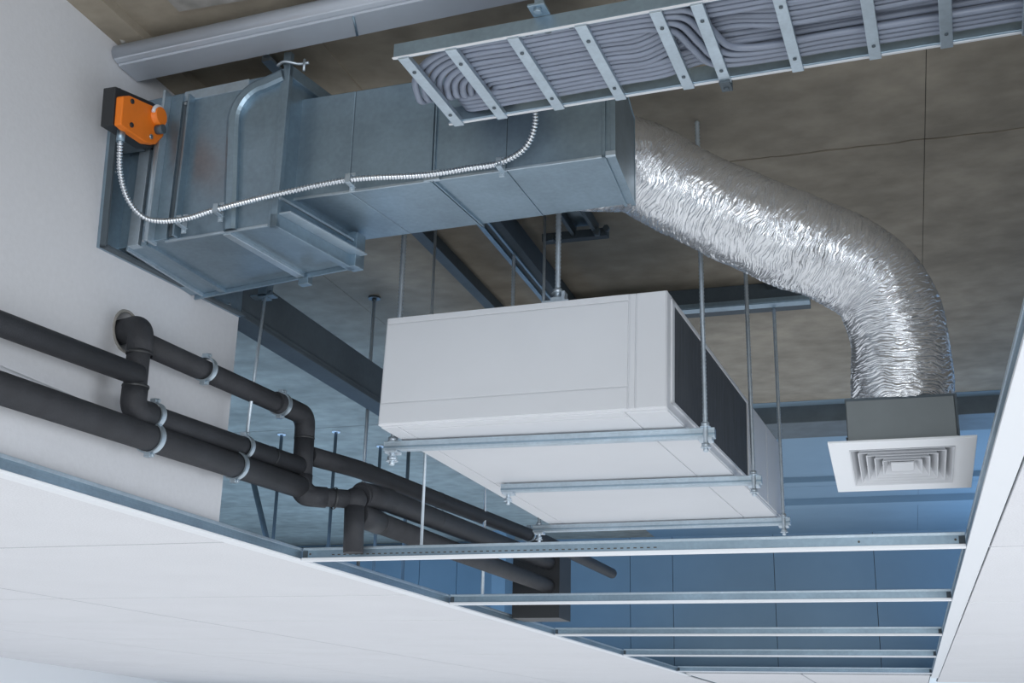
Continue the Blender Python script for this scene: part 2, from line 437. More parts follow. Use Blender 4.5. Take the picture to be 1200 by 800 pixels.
rod((-1.69, 4.20), .645, CZ, 'thin rod dropping to the nearest cross tee from behind the air unit', thread=False, r=.0055, group='grid hanger rods')
rod((-1.985, 5.77), .645, CZ, 'thin rod reaching down to the second cross tee', thread=False, r=.0075, group='grid hanger rods')
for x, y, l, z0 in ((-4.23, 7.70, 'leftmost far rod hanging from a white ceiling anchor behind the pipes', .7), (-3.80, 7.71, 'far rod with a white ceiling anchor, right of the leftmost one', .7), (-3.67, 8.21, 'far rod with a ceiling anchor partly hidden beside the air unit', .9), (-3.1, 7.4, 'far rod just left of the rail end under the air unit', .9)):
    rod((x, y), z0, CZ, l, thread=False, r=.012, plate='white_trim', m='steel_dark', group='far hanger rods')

# ------------------------------------------------------------------ ducts
D2 = Hx([(-1.70, 2.906, 1.47), (-1.70, 2.906, 1.80), (-1.62, 3.245, 1.47), (-1.62, 3.245, 1.80),
         (-.643, 2.862, 1.47), (-.643, 2.862, 1.79), (-.657, 3.18, 1.47), (-.657, 3.18, 1.745)])
t = thing('rectangular_duct', 'long galvanised rectangular duct running right behind the cable ladder', 'duct', (-1.2, 3.0, 1.47))
def dbox(H, name, six, m='galv', bevel=.0015, par=None, **k):
    bm = B(); H.box(bm, *six); return obj(name, bm, m, par, bevel, **k)
for a, b in ((0, .2470), (.2480, .4960), (.4970, .7020), (.7030, .975)):
    dbox(D2, 'duct_section', (a, b, 0, 1, 0, 1), par=t, bevel=.003)
dbox(D2, 'inner_sleeve', (.0, .97, .006, .994, .006, .994), 'galv_dark', par=t)
def ring(H, a0, a1, d, par, name='flange', m='galv_bright', sy=.34, sz=.33):
    bm = B(); e = d/sy; f = d/sz
    H.box(bm, a0, a1, -e, .01, -f, 1+f); H.box(bm, a0, a1, .99, 1+e, -f, 1+f)
    H.box(bm, a0, a1, -e, 1+e, -f, .01); H.box(bm, a0, a1, -e, 1+e, .99, 1+f)
    return obj(name, bm, m, par, bevel=.001)
ring(D2, .490, .4945, .008, t, m='galv'); ring(D2, .4985, .503, .008, t, m='galv')
ring(D2, .060, .0625, .0012, t, 'seam', 'galv'); ring(D2, .700, .7025, .0012, t, 'seam', 'galv')
ring(D2, .962, .972, .006, t, m='galv'); ring(D2, .985, .998, .006, t, m='galv')
dbox(D2, 'end_plate', (.97, .996, 0, 1, 0, 1), 'galv', par=t, bevel=.002)
for six in ((0, .985, -.010, .004, -.012, .012),):
    dbox(D2, 'corner_seam', six, 'galv_bright', par=t, bevel=.001)
bm = B(); D2.box(bm, .475, .52, -.045, .0, -.02, .075); obj('corner_bracket', bm, 'galv_bright', t, bevel=.002)
bm = B(); D2.box(bm, .972, .999, -.035, .0, -.02, .03); obj('corner_bracket', bm, 'galv_bright', t, bevel=.002)
bm = B()
for c in (.5, ):
    hexbolt(bm, D2(c, -.045, .03), (0, -1, 0), .005, .004)
obj('bolt', bm, 'bolt', t)

D1 = Hx([(-2.2, 2.885, 1.365), (-2.2, 2.885, 1.862), (-2.2, 3.31, 1.365), (-2.2, 3.31, 1.85),
         (-1.632, 2.828, 1.363), (-1.632, 2.828, 1.855), (-1.562, 3.175, 1.363), (-1.562, 3.175, 1.85)])
t = thing('fire_damper_box', 'bulky galvanised damper box fixed to the white wall at the left end of the duct', 'damper box', (-1.9, 3.0, 1.365))
dbox(D1, 'casing', (0, 1, 0, 1, 0, 1), par=t, bevel=.003)
# wall plate
Wp = Hx([(-2.2, 2.795, 1.335), (-2.2, 2.765, 1.845), (-2.2, 3.615, 1.392), (-2.2, 3.60, 1.88),
         (-2.188, 2.795, 1.335), (-2.188, 2.765, 1.845), (-2.188, 3.615, 1.392), (-2.188, 3.60, 1.88)])
dbox(Wp, 'wall_plate', (0, 1, 0, 1, 0, 1), 'galv', par=t)
bm = B()
for six in ((.9, 2.6, 0, .012, 0, 1), (.9, 2.6, 0, 1, 0, .02), (.9, 1.8, .18, .19, .0, .86)): Wp.box(bm, *six)
obj('plate_rim', bm, 'galv_dark', t, bevel=.001)
for b, c in ((.03, .05), (.05, .5), (.5, .05), (.9, .05), (.72, .06)):
    bm = B(); hexbolt(bm, Wp(1, b, c), (1, 0, 0), .006, .004); obj('bolt', bm, 'bolt', t)
def f1(name, a0, a1, d, c0, c1, m='galv', b0=0, bevel=.0015, **k):
    """piece proud of the front face; a along X, c along Z, d metres towards the viewer"""
    return dbox(D1, name, (a0, a1, -d/.4, b0+.004, c0, c1), m, par=t, bevel=bevel, **k)
f1('shaft_cover', .115, .185, .026, -.02, .62, 'galv_bright')
f1('shaft_cover', .200, .235, .022, -.03, .80, 'galv')
f1('flange', .255, .272, .045, -.02, .985, 'galv_bright')
f1('flange', .272, .35, .014, .0, .97, 'galv')
f1('channel', .35, .395, .006, .02, .93, 'galv_dark')
f1('flange', .405, .418, .030, .0, .945, 'galv')
part_tube('drive_shaft', t, 'galv_bright', [V((-2.060, 2.838, 1.36)), V((-2.066, 2.835, 1.80))], .009)
# bent reinforcement strip with a rounded corner
bm = B(); pts = []
for p in [(-1.778, 1.365)] + [(-1.80 + .0*k, 1.365+.30*k/6) for k in range(1, 7)]: pts.append(p)
pts = [(-1.775, 1.36), (-1.800, 1.68)] + [(-1.802+.10*(1-math.cos(a)), 1.72+.10*math.sin(a)) for a in [PI/2*k/10 for k in range(0, 11)]] + [(-1.64, 1.835)]
L = []
for i, (x, z) in enumerate(pts):
    a = pts[max(0, i-1)]; b = pts[min(len(pts)-1, i+1)]; d = V((b[0]-a[0], b[1]-a[1])).normalized(); nrm = V((-d.y, d.x))
    yy = 2.885 - (x+2.2)/.568*.057
    L.append([V((x+nrm.x*o, yy-q, z+nrm.y*o)) for o, q in ((0.022, -.004), (.022, .016), (.012, .022), (-.008, .022), (-.018, .016), (-.018, -.004))])
for p, q in zip(L, L[1:]):
    vs = [bm.verts.new(v) for v in p]; ws = [bm.verts.new(v) for v in q]
    for k in range(5): bm.faces.new((vs[k], vs[k+1], ws[k+1], ws[k]))
bmesh.ops.remove_doubles(bm, verts=bm.verts, dist=1e-5)
obj('bent_stiffener', bm, 'galv', t)
f1('stiffener', .972, 1.0, .012, -.02, 1.01, 'galv')
f1('stiffener', .345, .76, .004, .935, 1.0, 'galv_bright')
f1('edge_fold', .33, 1.0, .006, -.012, .004, 'galv_bright')
bm = B(); D1.box(bm, .99, 1.03, -.04, 1.04, -.03, .055); D1.box(bm, .99, 1.03, -.04, 0.01, -.03, 1.03); D1.box(bm, .99, 1.03, .99, 1.04, -.03, 1.03); D1.box(bm, .99, 1.03, -.04, 1.04, .95, 1.03)
obj('flange', bm, 'galv', t, bevel=.002)
bm = B(); D1.box(bm, 1.03, 1.045, -.04, 1.04, .14, .155); D1.box(bm, 1.03, 1.10, -.02, 1.02, .05, .06); obj('flange_lip', bm, 'galv_bright', t, bevel=.001)
bm = B(); D1.box(bm, 1.0, 1.06, .95, 1.08, -.03, .20); obj('corner_bracket', bm, 'galv', t, bevel=.002)
for a0, a1, m in ((.07, .085, 'galv_bright'), (.20, .235, 'galv'), (.69, .735, 'galv_bright')):
    dbox(D1, 'underside_rib', (a0, a1, 0, 1.02, -.022, .003), m, par=t)
dbox(D1, 'underside_rib', (.02, 1.0, 1.0, 1.02, -.03, .03), 'galv', par=t)
bm = B(); D1.box(bm, .70, .76, 1.0, 1.07, -.07, .02); obj('corner_bracket', bm, 'galv', t, bevel=.002)
for a, c, d in ((.375, .90, -.03), (.218, .10, -.055), (.218, .155, -.055), (.218, .0, -.055)):
    bm = B(); hexbolt(bm, D1(a, d, c), (0, -1, 0), .005, .005); obj('bolt', bm, 'bolt', t)

# dark block put in for the shaded ceiling recess above the damper box
t = thing('recess_shade_block', 'dark block standing for the shaded gap above the damper box, behind the strut', 'duct', (-2.0, 3.4, 1.86))
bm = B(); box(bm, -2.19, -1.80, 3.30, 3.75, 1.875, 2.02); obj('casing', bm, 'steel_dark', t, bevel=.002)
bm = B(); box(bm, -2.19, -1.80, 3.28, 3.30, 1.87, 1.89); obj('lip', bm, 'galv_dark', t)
t = thing('angle_strip', 'thin pale angle strip slanting to the ceiling above the damper box', 'strip', (-1.75, 3.1, 1.98))
bm = B(); box(bm, -1.80, -1.765, 2.95, 3.95, 1.985, 1.995); box(bm, -1.80, -1.795, 2.95, 3.95, 1.995, 2.028); obj('angle', bm, 'galv_bright', t)

# strut near the ceiling at the upper left
t = thing('ceiling_beam', 'rounded galvanised beam crossing the upper left corner under the slab', 'beam', (-2.19, 2.78, 1.95))
u = V((1, -.075, 0)); p0 = V((-2.195, 2.80, 1.965)); p1 = p0 + u*1.9
prof = [(-.055, .005), (-.058, -.012), (-.048, -.026), (-.034, -.030), (-.026, -.028), (-.024, -.034), (.075, -.034), (.078, -.030), (.078, -.018), (-.018, -.018), (-.016, .03), (-.035, .034), (-.048, .024)]
bm = B(); ra = [bm.verts.new(p0 + V((0, a, b))) for a, b in prof]; rb = [bm.verts.new(p1 + V((0, a, b))) for a, b in prof]
for k in range(len(prof)):
    q = (k+1) % len(prof); bm.faces.new((ra[k], ra[q], rb[q], rb[k]))
bm.faces.new(ra); bm.faces.new(rb); obj('profile', bm, 'pale', t, bevel=.001)
bm = B(); sweep(bm, [p0+V((0, -.036, .0)), p1+V((0, -.036, .0))], .027, 24); obj('rounded_edge', bm, 'pale', t)
part_tube('seam', t, 'galv', [p0+u*.82+V((0, -.02, -.036)), p0+u*.79+V((0, .07, -.036))], .0035)
t = thing('ceiling_beam', 'short bright sheet metal piece above the rounded beam at the top edge', 'beam', (-1.5, 2.6, 1.99))
bm = B(); box(bm, -1.50, -.9, 2.50, 2.62, 1.985, 2.026); obj('profile', bm, 'galv_bright', t, bevel=.006)
# rod with clamp down to damper box
t = thing('beam_clamp', 'short threaded rod and clamp between the rounded beam and the damper box', 'clamp', (-1.675, 2.9, 1.87))
bm = B(); n = 20; sweep(bm, [V((-1.672, 2.89, 1.855+.10*i/n)) for i in range(n+1)], lambda i: .0045 if i % 2 else .0036, 8); obj('rod', bm, 'steel_rod', t)
bm = B(); box(bm, -1.684, -1.660, 2.885, 2.905, 1.915, 1.96); obj('clip', bm, 'galv', t)
bm = B(); sweep(bm, catmull([(-1.70, 2.88, 1.915), (-1.67, 2.87, 1.918), (-1.63, 2.885, 1.912), (-1.60, 2.89, 1.915)]), .005, 8); sweep(bm, [V((-1.612, 2.885, 1.925)), V((-1.612, 2.885, 1.885))], .0045, 8); obj('clamp_arm', bm, 'steel_rod', t)
bm = B(); box(bm, -1.70, -1.63, 2.86, 2.90, 1.853, 1.858); hexbolt(bm, (-1.672, 2.885, 1.860), (0, 0, 1), .009, .008); obj('base_plate', bm, 'galv', t, bevel=.001)

# actuator
t = thing('damper_actuator', 'orange and black damper actuator mounted at the top left corner of the damper box', 'actuator', (-2.1, 2.75, 1.72))
def prismX(bm, poly, x0, x1):
    a = [bm.verts.new((x0, y, z)) for y, z in poly]; b = [bm.verts.new((x1, y, z)) for y, z in poly]
    for k in range(len(poly)):
        q = (k+1) % len(poly); bm.faces.new((a[k], a[q], b[q], b[k]))
    bm.faces.new(a); bm.faces.new(b)
bm = B(); prismX(bm, [(2.618, 1.755), (2.628, 1.636), (2.67, 1.640), (2.80, 1.648), (2.865, 1.68), (2.872, 1.72), (2.86, 1.80), (2.80, 1.800)], -2.112, -2.070); obj('back_case', bm, 'black', t, bevel=.003)
bm = B(); prismX(bm, [(2.626, 1.724), (2.656, 1.742), (2.769, 1.768), (2.822, 1.782), (2.844, 1.762), (2.838, 1.70), (2.806, 1.658), (2.76, 1.640), (2.666, 1.634), (2.633, 1.636)], -2.070, -2.045); obj('cover', bm, 'orange', t, bevel=.004)
bm = B(); box(bm, -2.19, -2.105, 2.78, 2.84, 1.66, 1.79); obj('mounting_bracket', bm, 'galv_dark', t)
part_tube('drive_hub', t, 'orange', [V((-2.10, 2.79, 1.742)), V((-2.025, 2.79, 1.742))], .027, 24)
bm = B(); sweep(bm, [V((-2.035, 2.79+.030*math.cos(a), 1.742+.030*math.sin(a))) for a in [PI*1.1*k/20-.3 for k in range(21)]], .006, 8); obj('shaft_clip', bm, 'white', t)
bm = B(); sweep(bm, [V((-2.045, 2.80, 1.703)), V((-2.02, 2.80, 1.703))], .014, 16); obj('knob', bm, 'galv_dark', t)
for y, z in ((2.667, 1.728), (2.678, 1.657), (2.775, 1.668)):
    bm = B(); sweep(bm, [V((-2.046, y, z)), V((-2.041, y, z))], .0075, 14); obj('screw', bm, 'black' if y < 2.7 else 'bolt', t)

# spiral conduit
t = thing('flexible_conduit', 'thin silver spiral conduit sagging across the duct face from actuator to cable ladder', 'conduit', (-2.12, 2.7, 1.62))
cp = [(-2.072, 2.673, 1.628), (-2.075, 2.68, 1.59), (-2.078, 2.70, 1.52), (-2.070, 2.735, 1.455), (-2.040, 2.768, 1.410), (-1.99, 2.785, 1.393), (-1.90, 2.79, 1.393), (-1.80, 2.79, 1.411),
      (-1.60, 2.785, 1.434), (-1.41, 2.83, 1.475), (-1.185, 2.83, 1.462), (-1.05, 2.83, 1.466), (-.965, 2.83, 1.470), (-.895, 2.825, 1.497), (-.862, 2.815, 1.545), (-.852, 2.79, 1.60), (-.86, 2.70, 1.66)]
path = resample(catmull(cp, 14), .0018)
bm = B(); sweep(bm, path, lambda i: (.0088, .0090, .0080, .0058, .0058)[i % 5], 12); obj('sleeve', bm, 'conduit', t)
bm = B(); sweep(bm, [V((-2.072, 2.673, 1.645)), V((-2.073, 2.675, 1.605))], lambda i: .012, 12); obj('gland', bm, 'galv', t)
for x, y, z, tilt in ((-1.925, 2.80, 1.392, 0), (-1.80, 2.79, 1.411, 0), (-1.408, 2.83, 1.476, 0), (-.962, 2.835, 1.471, .1)):
    bm = B(); box(bm, x-.008, x+.008, y-.012, y-.009, z-.014, z+.014); box(bm, x-.008, x+.008, y-.012, y+.03, z+.010, z+.013); box(bm, x-.008, x+.008, y+.02, y+.024, z-.03, z+.03)
    box(bm, x-.008, x+.008, y-.012, y+.03, z-.0145, z-.0115)
    hexbolt(bm, (x, y+.02, z+.021), (0, -1, 0), .004, .003); hexbolt(bm, (x, y+.02, z-.023), (0, -1, 0), .004, .003)
    obj('clip', bm, 'galv_bright', t, bevel=.001)

# ------------------------------------------------------------------ flexible foil duct
t = thing('flexible_foil_duct', 'fat crinkled silver foil duct bending from the rectangular duct down to the air outlet', 'flexible duct', (0, 3.6, .95))
ctr = [(-.90, 3.16, 1.655), (-.875, 3.24, 1.665), (-.80, 3.35, 1.70), (-.70, 3.41, 1.700), (-.567, 3.46, 1.623), (-.39, 3.50, 1.525), (-.242, 3.54, 1.455), (-.107, 3.58, 1.395), (-.005, 3.615, 1.31), (.040, 3.635, 1.185), (.044, 3.64, 1.055), (.037, 3.64, .93)]
path = resample(catmull(ctr, 30), .0014)
seg = 300; NP = len(path)
path = [V(p) for p in path]
for _ in range(30): path = [path[0]] + [(path[i-1]+path[i]*2+path[i+1])/4 for i in range(1, NP-1)] + [path[-1]]
fr = frames(path); rows = []; verts = []; faces = []
for i, p in enumerate(path):
    s = i*.0014; T_ = i/NP
    base = .148 - .008*T_ + .003*math.sin(s*9)+.0015*math.sin(s*31)
    if i < 16: base *= .94+.06*i/16
    for k in range(seg):
        a = 2*PI*k/seg
        c, sn = math.cos(a), math.sin(a)
        w = s + .020*noise.noise(V((c*2.0, sn*2.0, s*10))) + .006*noise.noise(V((c*6, sn*6, s*30)))
        n1 = 1-2.6*abs(noise.noise(V((c*2.0, sn*2.0, w*165)))); n2 = 1-2.6*abs(noise.noise(V((c*3.4+5, sn*3.4, w*250))))
        n3 = noise.noise(V((c*2.0, sn*2.0, s*14+9))); n4 = noise.noise(V((c*14, sn*14, s*150)))
        r = base + .0029*n1 + .0015*n2 + .0026*n3 + .0005*n4
        verts.append(p + fr[i][0]*c*r + fr[i][1]*sn*r)
for i in range(NP-1):
    for k in range(seg):
        q = (k+1) % seg; faces.append((i*seg+k, i*seg+q, (i+1)*seg+q, (i+1)*seg+k))
me = bpy.data.meshes.new('foil_skin'); L = origin(t); me.from_pydata([v-L for v in verts], [], faces)
me.polygons.foreach_set('use_smooth', [True]*len(faces)); me.materials.append(M['foil'])
o = bpy.data.objects.new('foil_skin', me); COL.objects.link(o); o.parent = t

# ------------------------------------------------------------------ air outlet (tilted a little)
t = thing('air_diffuser', 'square white ceiling air outlet with nested vanes under a grey box, hanging at the right', 'air diffuser', (.03, 3.72, .78))
TR = Matrix.Translation((-.173, 3.482, .80)) @ Matrix.Rotation(math.radians(-5.5), 4, 'X')
SX, SY = .400, .49
def tb(bm, *a): box(bm, *a, R=TR)
def frus(bm, m0, m1, z0, z1, th=.004):
    """four sided flared vane between inset m0 at z0 and inset m1 at z1"""
    def rect(m, z, sx=SX, sy=SY): return [TR @ V(q) for q in ((m, m*sy/sx, z), (sx-m, m*sy/sx, z), (sx-m, sy-m*sy/sx, z), (m, sy-m*sy/sx, z))]
    A_, B_, C_, D_ = rect(m0, z0), rect(m1, z1), rect(m1+th, z1), rect(m0+th, z0)
    rs = [[bm.verts.new(q) for q in r] for r in (A_, B_, C_, D_)]
    for r, s in ((0, 1), (1, 2), (2, 3), (3, 0)):
        for k in range(4):
            q = (k+1) % 4; bm.faces.new((rs[r][k], rs[r][q], rs[s][q], rs[s][k]))
bm = B(); frus(bm, .0, .0, 0, .007, .056); obj('face_frame', bm, 'white_trim', t, bevel=.001)
for k, m0 in enumerate((.056, .078, .100, .122, .144)):
    bm = B(); frus(bm, m0, m0+.018, -.002+.0*k, .030, .003); obj('vane', bm, 'white', t)
bm = B(); tb(bm, .168, SX-.168, .168*SY/SX, SY-.168*SY/SX, -.001, .004); obj('centre_plate', bm, 'white', t, bevel=.001)
TB = Matrix.Translation((-.118, 3.50, .806)) @ Matrix.Rotation(math.radians(-2), 4, 'X')
bm = B(); v = []
X0, X1, Y0, Y1, Z1 = .0, .296, .0, .30, .125
for a in (((X0, X1, Y0, Y0+.004, 0, Z1)), ((X0, X1, Y1-.004, Y1, 0, Z1)), ((X0, X0+.004, Y0, Y1, 0, Z1)), ((X1-.004, X1, Y0, Y1, 0, Z1)), ((X0, X1, Y0, Y1, Z1-.003, Z1))): box(bm, *a, R=TB)
obj('plenum_box', bm, 'box', t, bevel=.0015)
bm = B(); box(bm, X0-.002, X1+.006, Y0-.002, Y1, Z1-.004, Z1+.003, R=TB); box(bm, X1, X1+.006, -.003, .01, 0, Z1, R=TB); obj('box_rim', bm, 'galv_dark', t)
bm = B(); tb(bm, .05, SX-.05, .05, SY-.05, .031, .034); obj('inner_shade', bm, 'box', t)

# ------------------------------------------------------------------ cable ladder
t = thing('cable_ladder', 'galvanised cable ladder crossing the top of the picture, full of grey cables', 'cable ladder', (-1.042, 2.297, 1.5))
O = V((-1.045, 2.297, 1.5)); U = V((1, -.052, 0)).normalized(); Wv = V((.045, 1, 0)).normalized()
def LP(u, v, z=0): return O + U*u + Wv*v + V((0, 0, z))
WD = .336
def lbox(bm, u0, u1, v0, v1, z0, z1): hexa(bm, [LP(u, v, z) for u in (u0, u1) for v in (v0, v1) for z in (z0, z1)])
for v0, v1 in ((-.004, 0), (WD, WD+.004)):
    bm = B(); lbox(bm, -.004, 2.1, v0, v1, 0, .034 if v0 < 0 else .044)
    f = .008 if v0 < 0 else -.008
    lip = B(); lbox(lip, -.006, 2.1, v0-.0015, v1+.0015, -.0045, -.002)
    lbox(bm, -.004, 2.1, min(v0, v0+f), max(v1, v1+f), -.002, .001)
    sr = obj('side_rail', bm, 'galv', t, bevel=.0008)
    obj('rail_edge', lip, 'white', sr)
ru = [.022, .142, .295, .455, .625, .715, .885, 1.06, 1.215, 1.385, 1.56, 1.73]
for k, u in enumerate(ru):
    w = .0135
    bm = B(); lbox(bm, u-w, u+w, -.003, WD+.006, -.010, -.004); lbox(bm, u-w, u-w+.003, -.003, WD+.004, -.006, .004); lbox(bm, u+w-.003, u+w, -.003, WD+.004, -.006, .004)
    rg = obj('rung', bm, 'galv_bright', t, bevel=.0008)
    bm = B()
    for v in (.06, .28):
        hexbolt(bm, LP(u, v, -.010), (0, 0, -1), .0048, .0025)
    obj('rivet', bm, 'galv_dark', rg)
bm = B(); lbox(bm, .30, .46, -.0, .0035, .002, .032); lbox(bm, .30, .46, 0, .014, .001, .0035); obj('splice_plate', bm, 'galv_bright', t, bevel=.001)
for u, r in ((.325, .005), (.335, .005), (.375, .009), (.43, .006)):
    bm = B(); sweep(bm, [LP(u, .0075, .001), LP(u, .0075, -.001)], r, 12); obj('bolt', bm, 'steel_dark', t)
bm = B(); lbox(bm, .700, .726, WD-.01, WD+.035, -.016, -.010); lbox(bm, .700, .726, WD+.031, WD+.035, -.012, .02); hexbolt(bm, LP(.713, WD+.018, -.016), (0, 0, -1), .007, .006)
obj('hold_down_clip', bm, 'galv_dark', t, bevel=.001)
bm = B(); lbox(bm, .345, .385, -.05, -.004, .034, .040); lbox(bm, .355, .375, -.03, -.02, .04, .3); hexbolt(bm, LP(.365, -.035, .034), (0, 0, -1), .010, .01)
obj('hanger_bracket', bm, 'galv', t, bevel=.001)

# the cables
CR = .0086
def cable(pts, label, group, r=CR):
    path = resample(catmull(pts, 10), .012)
    bm = B(); sweep(bm, path, r, 10)
    o = obj('grey_cable', bm, 'cable', None, at=tuple(path[0]))
    tag(o, label, 'cable', group); return o
GL = 'grey cables lying on the cable ladder'
def turn(v, z, uc, vc, rise=True):
    """left end of a cable: a quarter turn away from the viewer, then up and over the duct"""
    r = vc - v; pts = []
    for k in range(0, 7):
        a = PI/2*k/6; pts.append(LP(uc - r*math.sin(a), vc - r*math.cos(a), z + .012*k/6))
    e = LP(uc - r, vc, z)
    pts += [V((e.x-.01, e.y+.16, e.z+.14)), V((e.x-.02, e.y+.38, e.z+.31)), V((e.x-.02, e.y+.75, e.z+.36))]
    return pts[::-1]
def ordinal(i): return ['first', 'second', 'third', 'fourth', 'fifth', 'sixth', 'seventh', 'eighth', 'ninth', 'tenth'][i]
MAINV = [.019+.0196*i for i in range(11)]
for i, v in enumerate(MAINV):
    z = .010 + .002*(i % 2) + (.001 if i < 4 else 0)
    pts = turn(v, z, .190, .250)
    if i >= 4:
        for u in (.28, .36, .48, .56): pts.append(LP(u, v + .003*math.sin(u*9+i*.15), z))
        for u in (.66, .76, .88, 1.05, 1.2, 1.4, 1.6, 1.85, 2.1):
            q = min(1, max(0, (u-.56)/.22)); q = q*q*(3-2*q)
            pts.append(LP(u, v - .0*q + .004*math.sin(u*7+i*.12) - .062*q*(1 if u < .8 else 1), z + .018*(1 if .6 < u < .8 else 0)))
        lab_ = ordinal(i-4) + ' cable below the S bend cables in the main ladder bundle'
        cable(pts, lab_, GL)
    else:
        zz = .0085; tgt = .236 + .0190*i; d_ = .0195*i
        for u in (.28, .40, .52): pts.append(LP(u, v, zz+.001))
        pts += [LP(.655-d_, v+.006, zz), LP(.700-d_, v+.032, zz), LP(.722-d_, (v+tgt)/2, zz), LP(.745-d_, tgt-.032, zz), LP(.790-d_, tgt-.006, zz), LP(.86, tgt, zz)]
        for u in (.95, 1.1, 1.3, 1.5, 1.8, 2.1): pts.append(LP(u, tgt + .003*math.sin(u*6+.2*i), zz+.002))
        cable(pts, ['outermost', 'second outermost', 'third outermost', 'innermost'][i] + ' of four cables in an S bend across the ladder', 'grey cables of the S bend')
for i in range(4):
    v = .238 + .0192*i; z = .010
    e = LP(.035, v+.045, z); pts = [V((e.x-.02, e.y+.50, e.z+.36)), V((e.x-.02, e.y+.25, e.z+.33)), V((e.x-.01, e.y+.03, e.z+.20)), V((e.x, e.y+.004, e.z+.08)), LP(.05, v+.028, z+.02), LP(.10, v+.010, z+.003), LP(.17, v+.001, z)]
    for u in (.27, .36, .48, .58): pts.append(LP(u, v + .003*math.sin(u*8) - .010*u, z + .0))
    for u in (.66, .74, .9, 1.1, 1.4, 1.8, 2.1): pts.append(LP(u, v - .008, z+.019))
    cable(pts, ['uppermost', 'second', 'third', 'lowest'][i] + ' of four cables along the far rail', 'grey cables of the far-side bundle')
for i in range(12):
    v = .028 + .022*i; z = .036
    pts = [LP(.24, v, z)] + [LP(u, v + .004*math.sin(u*5+i*.2), z) for u in (.35, .5, .7, .9, 1.1, 1.4, 1.7, 2.1)]
    cable(pts, 'grey cable of the upper layer, showing only in gaps between the cables below it', 'grey cables of the upper layer')
for i in range(9):
    v = .014 + .0196*i
    if i > 3 : continue
    pts = [LP(.70, v+.01, .020)] + [LP(u, v + .003*math.sin(u*6+.15*i), .010) for u in (.80, .95, 1.15, 1.4, 1.7, 2.1)]
    cable(pts, ['uppermost', 'second', 'third', 'fourth'][i] + ' grey cable along the near rail right of the S bend', 'grey cables right of the S bend')

# ------------------------------------------------------------------ insulated pipes
PX = -2.08
def clamp(t, c, axis, r, up=True, ears=True):
    c = V(c); a = V(axis).normalized(); bm = B()
    side = a.cross(V((0, 0, 1))).normalized(); n = 36
    rings = []
    for o, rr in ((-.011, r+.001), (-.011, r+.006), (-.004, r+.0045), (.004, r+.0045), (.011, r+.006), (.011, r+.001)):
        rings.append([bm.verts.new(c + a*o + (side*math.cos(2*PI*k/n) + V((0, 0, 1))*math.sin(2*PI*k/n))*rr) for k in range(n)])
    for p, q in zip(rings, rings[1:]+rings[:1]):
        for k in range(n): bm.faces.new((p[k], p[(k+1) % n], q[(k+1) % n], q[k]))
    o = obj('pipe_clamp', bm, 'galv_bright', t)
    for s in (1, -1):
        bm = B(); d = V((0, 0, s))
        q = c + d*(r+.004)
        box(bm, q.x-.010, q.x+.010, q.y-.009, q.y+.009, min(q.z, q.z+s*.012), max(q.z, q.z+s*.012))
        hexbolt(bm, q + d*.006 + V((.010, 0, 0)), (1, 0, 0), .0065, .008)
        obj('clamp_bolt', bm, 'galv_bright', o, bevel=.001)
    return o
def joint(t, c, axis, r):
    c = V(c); a = V(axis).normalized()
    bm = B(); sweep(bm, [c-a*.004, c-a*.001, c+a*.001, c+a*.004], lambda i: r+(.0005, .0016, .0016, .0005)[i], 28, cap=False); obj('insulation_joint', bm, 'black', t)
def pipe(t, name, pts, r, rad=.06, seg=28):
    return part_tube(name, t, 'rubber', fillet(pts, rad, 10), r, seg)
# upper pipe, riser and its continuation
t = thing('insulated_pipe', 'black insulated pipe entering at upper left, joined to the riser below the wall hole', 'pipe', (PX, 2.9, .9))
pipe(t, 'branch_pipe', [(PX, 1.5, .885), (PX, 2.90, .965)], .032)
pipe(t, 'riser', [(-2.30, 3.02, 1.135), (-2.10, 2.92, 1.120), (-2.085, 2.905, .862), (PX, 3.93, .912)], .034, .055)
pipe(t, 'elbow_shell', [(-2.26, 3.0, 1.135), (-2.10, 2.92, 1.120), (-2.09, 2.912, 1.035)], .038, .055)
pipe(t, 'elbow_shell', [(-2.088, 2.909, .93), (-2.085, 2.905, .862), (PX, 2.985, .866)], .0375, .055)
joint(t, (-2.09, 2.912, 1.033), (0, 0, 1), .0385); joint(t, (-2.087, 2.909, .932), (0, 0, 1), .038); joint(t, (PX, 3.72, .902), (0, 1, .05), .034)
clamp(t, (PX, 3.00, .868), (0, 1, .05), .035); clamp(t, (PX, 3.53, .892), (0, 1, .05), .035)
# second pipe
t = thing('insulated_pipe', 'black insulated pipe from the wall hole to the elbow that drops and turns right', 'pipe', (PX, 3.9, .8))
R2 = .0345
J = (-1.925, 4.10, .812)
pipe(t, 'pipe_run', [(PX-.02, 2.93, 1.075), (PX, 3.955, 1.105), (PX, 3.965, .808), (-1.925, 4.10, .812)], R2, .075)
pipe(t, 'tee_sleeve', [(PX, 3.96, 1.03), (PX, 3.965, .87)], .037)
pipe(t, 'elbow_shell', [(PX, 3.72, 1.099), (PX, 3.955, 1.107), (PX, 3.96, 1.02)], .0375, .075)
pipe(t, 'elbow_shell', [(PX, 3.965, .885), (PX, 3.965, .808), (-2.01, 4.03, .81)], .0385, .06)
bm = B(); bmesh.ops.create_uvsphere(bm, u_segments=28, v_segments=16, radius=.045); bmesh.ops.translate(bm, verts=bm.verts, vec=J)
for f in bm.faces: f.smooth = True
obj('corner_ball', bm, 'rubber', t)
pipe(t, 'drop_pipe', [(-1.925, 4.10, .80), (-1.92, 4.105, .615)], .0375)
joint(t, (PX, 3.96, 1.022), (0, 0, 1), .0375); joint(t, (-1.985, 4.05, .81), (1, 1, 0), .040)
clamp(t, (PX, 3.25, 1.0835), (0, 1, .03), .0355); clamp(t, (PX, 3.76, 1.10), (0, 1, .03), .037)
